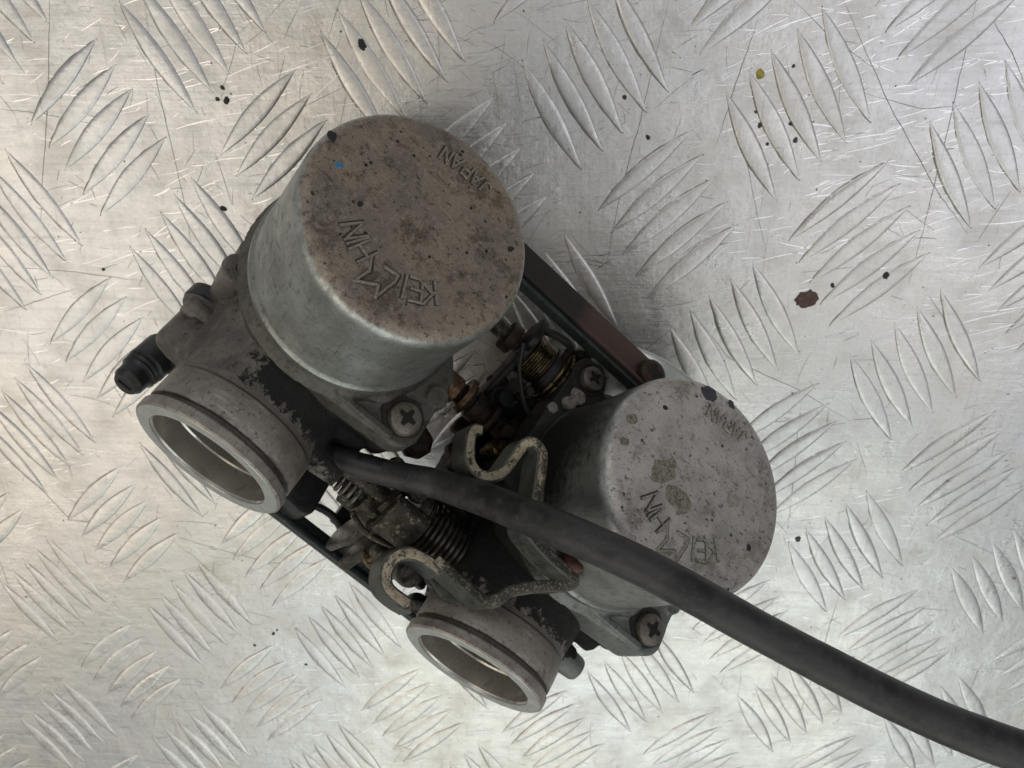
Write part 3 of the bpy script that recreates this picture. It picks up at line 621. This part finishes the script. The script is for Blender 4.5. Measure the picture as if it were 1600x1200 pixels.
# ---- throttle shaft and its linkage between the bodies
def disc(nm, t, w_, l0, l1, r, mat, par, n=28, bev=.25):
    bm = bmesh.new(); cyl(bm, (t, 0, w_), (0, 1, 0), r, l0, l1, n, bev=bev); return finish(nm, bm, M[mat], par)
sh = disc('throttle_shaft', 24, -3, 17, 59, 2.3, 'lever', root)
disc('shaft_collar', 24, -3, 20, 25, 3.6, 'lever', sh); disc('shaft_collar', 24, -3, 47.2, 50, 5.2, 'lever', sh); disc('shaft_nut', 24, -3, 36, 39.5, 4.2, 'lever', sh, 6)
bm = bmesh.new(); helix(bm, (24, 0, -3), (0, 1, 0), 6.8, 6.4, 46, 58, 8.5, .62); finish('throttle_spring', bm, M['dark_spring'], root)
bm = bmesh.new(); prism(bm, hull([(22, 0, 5.0), (33, -30, 2.8), (22, -14, 4)]), 42.6, 45.0, axis=1); bevel(bm, .3); finish('throttle_lever', bm, M['lever'], root)
bm = bmesh.new(); prism(bm, hull([(24, -3, 4.6), (30, -18, 3.2), (30, -32, 3.4)]), 37.6, 39.4, axis=1); bevel(bm, .3); finish('sync_lever', bm, M['lever'], root)
bm = bmesh.new(); prism(bm, hull([(20, -8, 4.6), (28, -26, 4.6), (22, -34, 6.0)]), 47.6, 49.2, axis=1); bevel(bm, .3); finish('cable_lever', bm, M['lever'], root)
# adjusting screw: spring, nut block, tip
ss = disc('sync_screw', 25.5, -6.0, 22, 44, 1.6, 'lever', root)
bm = bmesh.new(); helix(bm, (25.5, 0, -6.0), (0, 1, 0), 2.6, 4.0, 24, 32, 5.2, .55); finish('sync_spring', bm, M['dark_spring'], root)
bm = bmesh.new(); prism(bm, rrect(21.2, 29.6, -10.4, -2.2, 1.6, 3), 32.4, 38.0, axis=1); bevel(bm, .5); finish('sync_block', bm, M['lever'], root)
bm = bmesh.new(); prism(bm, hull([(23, -14, 2.4), (28, -10, 2.4)]), 34, 41.4, axis=1); cyl(bm, (24.5, 0, -18), (0, 1, 0), 2.2, 30, 42, 20, bev=.4); finish('sync_clamp', bm, M['lever'], root)
bm = bmesh.new(); prism(bm, hull([(31.5, 2.5, 2.0), (27, 6.0, 2.5)]), 36.5, 46, axis=1); bevel(bm, .6); finish('lever_tang', bm, M['lever'], root)
bm = bmesh.new(); lathe(bm, [(0, 0), (0, 3.9), (3.4, 4.1), (4.4, 3.2), (4.4, 0)], (9.8, 34.0, -.5), (.25, -.1, 1), 8, False); o = finish('plunger_nut', bm, M['rust'], root)
screw(root, (10.9, 33.7, 4.0), (.25, -.1, 1), 2.6, .9, 'rust', .8, slot=True)
bm = bmesh.new(); box(bm, 8, 23, 37, 70, -47.5, -44); box(bm, 14, 29, 43, 58, -43.8, -30); box(bm, 10, 20, 48, 62, -43, -20); bevel(bm, .5); finish('bowl_bracket', bm, M['black'], root)

# ---- fuel pipe and fittings between the bodies
fp = disc('fuel_pipe', -6, 4, 22, 56, 2.7, 'rust', root)
for l0, l1, r in ((25, 29.5, 4.3), (36.8, 38.0, 4.4), (39, 42, 3.8), (44, 45.5, 4.8), (50, 54, 4.2)): disc('pipe_ring', -6, 4, l0, l1, r, 'rust', fp)
# ---- choke shaft with its two bronze springs
cs = disc('choke_shaft', -24, 10, 22, 60, 2.2, 'lever', root)
bm = bmesh.new(); helix(bm, (-24, 0, 10), (0, 1, 0), 5.6, 5.6, 42.2, 47.2, 7.2, .34, 8, 26); finish('choke_spring', bm, M['spring'], cs)
bm = bmesh.new(); helix(bm, (-24, 0, 10), (0, 1, 0), 7.2, 7.4, 50, 56.0, 4.2, .62, 8, 26); finish('choke_spring', bm, M['spring'], cs)
disc('choke_collar', -24, 10, 47.8, 49.6, 6.4, 'black', cs); disc('choke_collar', -24, 10, 40, 41.8, 5.8, 'black', cs); disc('choke_collar', -24, 10, 35, 38, 4.0, 'rust', cs); disc('choke_collar', -24, 10, 42, 57, 5.0, 'rust_bar', cs); disc('choke_collar', -24, 10, 48.5, 57, 6.5, 'black', cs)
bm = bmesh.new(); prism(bm, hull([(-24, 10, 5), (-14, 3, 3), (-10, -2, 2.4)]), 40.2, 41.6, axis=1); bevel(bm, .3); finish('choke_lever', bm, M['black'], cs)
bm = bmesh.new(); tube(bm, catmull([(-27, 40, 17.5), (-27, 44, 20), (-27, 48, 20), (-26, 50, 16), (-26, 57, 14), (-22, 60, 12)], 6), 1.1, 10); finish('choke_clip', bm, M['black'], cs)
bm = bmesh.new(); prism(bm, hull([(-14, 46, 4), (-2, 52, 4), (-10, 58, 5)]), -14, -8); bevel(bm, .6); finish('lower_bracket', bm, M['black'], root)
bm = bmesh.new(); prism(bm, hull([(-14, 52, 6), (2, 52, 5), (8, 58, 5), (-8, 60, 5)]), -22, -2); fuse('body_web', bm, M['body_b'], root, .6, 6, None, .1)

bm = bmesh.new(); prism(bm, rrect(-29.5, -19, 4, 15, 2, 3), 49.0, 50.6, axis=1); prism(bm, rrect(-30, -21, 10, 19, 2, 3), 39, 41, axis=1); bevel(bm, .3); finish('choke_stop', bm, M['black'], cs)
for t, l, w_, r_, h_ in ((-12, 44, 4, 3.0, 5), (-9, 52, 2, 2.6, 7), (-15, 50, -2, 3.2, 6), (-4, 48, 6, 2.2, 5), (-17, 42, 0, 2.4, 5)):
    bm = bmesh.new(); lathe(bm, [(0, 0), (0, r_), (h_ * .4, r_), (h_ * .4, r_ * .75), (h_, r_ * .7), (h_, 0)], (t, l, w_), (.2, .15, 1), 8 if r_ < 3 else 20, False); finish('linkage_nut', bm, M['rust' if r_ < 2.7 else 'black'], root, angle=25)
rl = random.Random(5)
M['brass'] = mat_simple('greasy_brass', (.22, .15, .06), (.10, .07, .03), .3, .8, .6, (.02, .015, .01), .95, .4, thr=.48)
for t, l, w_, ax_, r_, h_, mt, sl in ((15, 41, -2, (.1, .9, .4), 2.4, 9, 'lever', 0), (12, 52, -6, (.1, 1, .1), 3.0, 7, 'brass', 0), (19, 33, 3, (.3, -.2, 1), 2.2, 5, 'brass', 1),
        (21, 40, 4.5, (.2, .2, 1), 2.5, 3, 'lever', 1), (17, 47, 4, (.1, .1, 1), 2.2, 6, 'rust', 1), (30, 39, -6, (.6, .1, .8), 2.3, 4, 'lever', 1), (28, 47, -10, (.4, .4, .8), 2.0, 6, 'brass', 0),
        (6, 46, -1, (0, .1, 1), 2.7, 4, 'rust', 1), (0, 50, 4, (-.1, .1, 1), 2.4, 5, 'brass', 1), (-7, 55, 8, (0, -.2, 1), 2.6, 4, 'rust', 1), (-14, 47, 10, (.2, 0, 1), 2.0, 5, 'lever', 0), (-30, 52, 14, (0, .3, 1), 1.9, 6, 'black', 0), (33, 44, -16, (.5, .1, .8), 1.8, 4, 'brass', 1), (24, 60, -14, (.1, .9, .3), 3.6, 6, 'lever', 0)):
    bm = bmesh.new(); lathe(bm, [(-3, 0), (-3, r_ * .7), (0, r_ * .7), (0, r_), (h_ * .6, r_), (h_ * .75, r_ * .8), (h_ * .75, r_ * .62), (h_, r_ * .58), (h_, 0)], (0, 0, 0), (0, 0, 1), 6 if sl == 0 else 22, False)
    o = finish('linkage_screw' if sl else 'linkage_nut', bm, M[mt], root, angle=25, loc=(t, l, w_)); o.rotation_euler = Vector(ax_).to_track_quat('Z', 'Y').to_euler()
for P_, r_, mt in (([(22, 30, 5), (18, 38, 8), (16, 46, 6), (14, 54, 2)], .6, 'brass'), ([(30, 33, -8), (33, 38, -4), (32, 45, -2), (28, 50, -4)], .65, 'lever'),
        ([(-20, 38, 18), (-15, 42, 15), (-10, 50, 12), (-12, 57, 10)], .6, 'black')):
    bm = bmesh.new(); tube(bm, catmull(P_, 7), r_, 8); finish('linkage_rod', bm, M[mt], root)
M['copper'] = mat_simple('dull_copper_pipe', (.20, .125, .075), (.09, .055, .035), .34, .8, .5, (.50, .36, .25), .7, .4, thr=.58)
bm = bmesh.new(); cyl(bm, (-3.0, 0, 9.0), (0, 1, 0), 3.5, 24, 33.5, 24, bev=.5); finish('pipe_sleeve', bm, M['copper'], fp)
bm = bmesh.new(); lathe(bm, [(35.6, 2.6), (35.6, 4.6), (37.0, 4.8), (37.0, 2.6)], (-6, 0, 5), (0, 1, 0), 30, True); finish('pipe_ring', bm, M['copper'], fp)
inv = root.matrix_world.inverted()
def loc2(x, y, wv):
    o0 = inv @ (CAM * MM) / MM; d0 = inv.to_3x3() @ (CX * ((x - 800) / F) - CY * ((y - 600) / F) - CZ)
    q = o0 + d0 * ((wv - o0.z) / d0.z); return (q.x, q.y)
bm = bmesh.new(); prism(bm, [loc2(*p, -6) for p in ((716, 655), (735, 640), (765, 612), (800, 590), (850, 585), (905, 610), (905, 700), (840, 760), (740, 740), (712, 722), (700, 700), (703, 692), (718, 690), (722, 678), (708, 668))][::-1], -9, -6); bevel(bm, .4); finish('link_plate', bm, M['rust'], root)
# ---- stamped cable bracket: a bent strip standing on edge, its worn cream edge facing up
def strip(name, pts, th, depth, n=6, sub=None):
    P = catmull(pts, n); bm = bmesh.new(); rows = []
    for i, p in enumerate(P):
        d = (P[min(i + 1, len(P) - 1)] - P[max(i - 1, 0)]); d.z = 0; d.normalize(); s = Vector((-d.y, d.x, 0)) * (th / 2) * (1 + .12 * noise.noise(p * .4))
        k = .35; dz = .12 * noise.noise(p * .5)
        prof = [(1, -depth), (1, -k), (1 - .3, dz), (-1 + .3, dz), (-1, -k), (-1, -depth)]
        rows.append([bm.verts.new(p + s * a + Vector((0, 0, h))) for a, h in prof])
    for A, Bq in zip(rows, rows[1:]):
        for j in range(6):
            q = (j + 1) % 6; f = bm.faces.new([A[j], A[q], Bq[q], Bq[j]]); f.material_index = 1 if j in (2,) else 0
    bm.faces.new(rows[0]); bm.faces.new(rows[-1][::-1])
    return finish(name, bm, [M['bracket'], M['bracket_edge']], sub, angle=40)
inv = root.matrix_world.inverted()
def loc2(x, y, wv):
    o0 = inv @ (CAM * MM) / MM; d0 = inv.to_3x3() @ (CX * ((x - 800) / F) - CY * ((y - 600) / F) - CZ)
    q = o0 + d0 * ((wv - o0.z) / d0.z); return (q.x, q.y)
def l3(P): return [(*loc2(x, y, h), h) for x, y, h in P]
br = strip('cable_bracket', l3([(754, 672, 24), (742, 671, 24), (736, 690, 24), (736, 718, 25), (748, 738, 26), (768, 744, 28), (790, 735, 31), (808, 712, 34), (822, 694, 36), (836, 691, 37), (848, 704, 38), (849, 722, 38.5), (844, 760, 38.5), (838, 800, 38), (826, 822, 37), (840, 845, 36.5), (868, 875, 36), (896, 898, 35), (899, 909, 34), (885, 915, 32), (845, 916, 28), (800, 924, 25), (778, 938, 24), (757, 938, 22), (735, 920, 20), (700, 890, 17), (682, 873, 15.5)]), 2.6, 6.5, 5, root)
strip('cable_hook', l3([(692, 893, 16), (668, 876, 15), (648, 866, 14), (628, 866, 13), (611, 878, 12.5), (604, 897, 12), (606, 916, 12), (618, 930, 12), (632, 940, 12), (647, 950, 12)]), 2.9, 6.5, 5, br)
bm = bmesh.new(); q = loc2(896, 882, 34); cyl(bm, (q[0], q[1], 34), (-.3, .9, .3), 2.0, -2.6, 1.8, 20, bev=.5); finish('bracket_bolt', bm, M['red_bolt'], root)
q = loc2(643, 892, 6); screw(root, (q[0], q[1], 4), (.3, .3, 1), 3.3, 2.6, 'lever', .4, slot=True)
bm = bmesh.new(); cyl(bm, (q[0], q[1], 4), (.3, .3, 1), 2.6, -16, 0, 20); finish('adjuster_post', bm, M['lever'], root)
q = loc2(700, 905, 10); bm = bmesh.new(); prism(bm, hull([(*loc2(668, 880, 8), 1.5), (*loc2(700, 925, 8), 2), (*loc2(745, 945, 8), 1.5)]), 7, 8.5); bevel(bm, .3); finish('bracket_foot', bm, M['bracket'], br)

# ------------------------------------------------------------------ the rubber hose pushed on the first body's nozzle
HP = [(517, 713, 58), (540, 720, 59), (560, 727, 60), (600, 738, 61), (650, 749, 64), (700, 761, 67), (780, 789, 78), (880, 830, 90), (980, 874, 96), (1080, 926, 100), (1180, 982, 102), (1280, 1035, 105), (1390, 1091, 108), (1500, 1140, 111), (1600, 1176, 113), (1720, 1210, 112), (1850, 1245, 106), (2000, 1290, 90), (2200, 1350, 55), (2380, 1400, 22), (2560, 1440, 5.2), (2800, 1480, 4.2)]
P = [pix(*p) for p in HP]; c0 = P[0].copy()
bm = bmesh.new(); path = catmull([p - c0 for p in P[2:]], 8)
def hr(t): return 2.78 + .76 * min(1, t * 4.2) + .08 * math.sin(t * 11) + (0.12 if t < .02 else 0)
tube(bm, path, hr, 36, True, .02)
hose = finish('rubber_hose', bm, M['rubber'], loc=c0)
tag(hose, 'long black rubber hose running from the carburettor across the grey cap', 'hose')
bm = bmesh.new(); tube(bm, catmull([p - c0 for p in P[:4]], 6), lambda t: 2.9 + .1 * t, 28)
nz = finish('hose_nozzle', bm, M['black'], None); nz.location = c0 * MM
mw = nz.matrix_world.copy(); nz.parent = root; nz.matrix_parent_inverse = root.matrix_world.inverted()
tris = sum(len(o.data.polygons) for o in bpy.data.objects if o.type == 'MESH'); print('faces', tris)
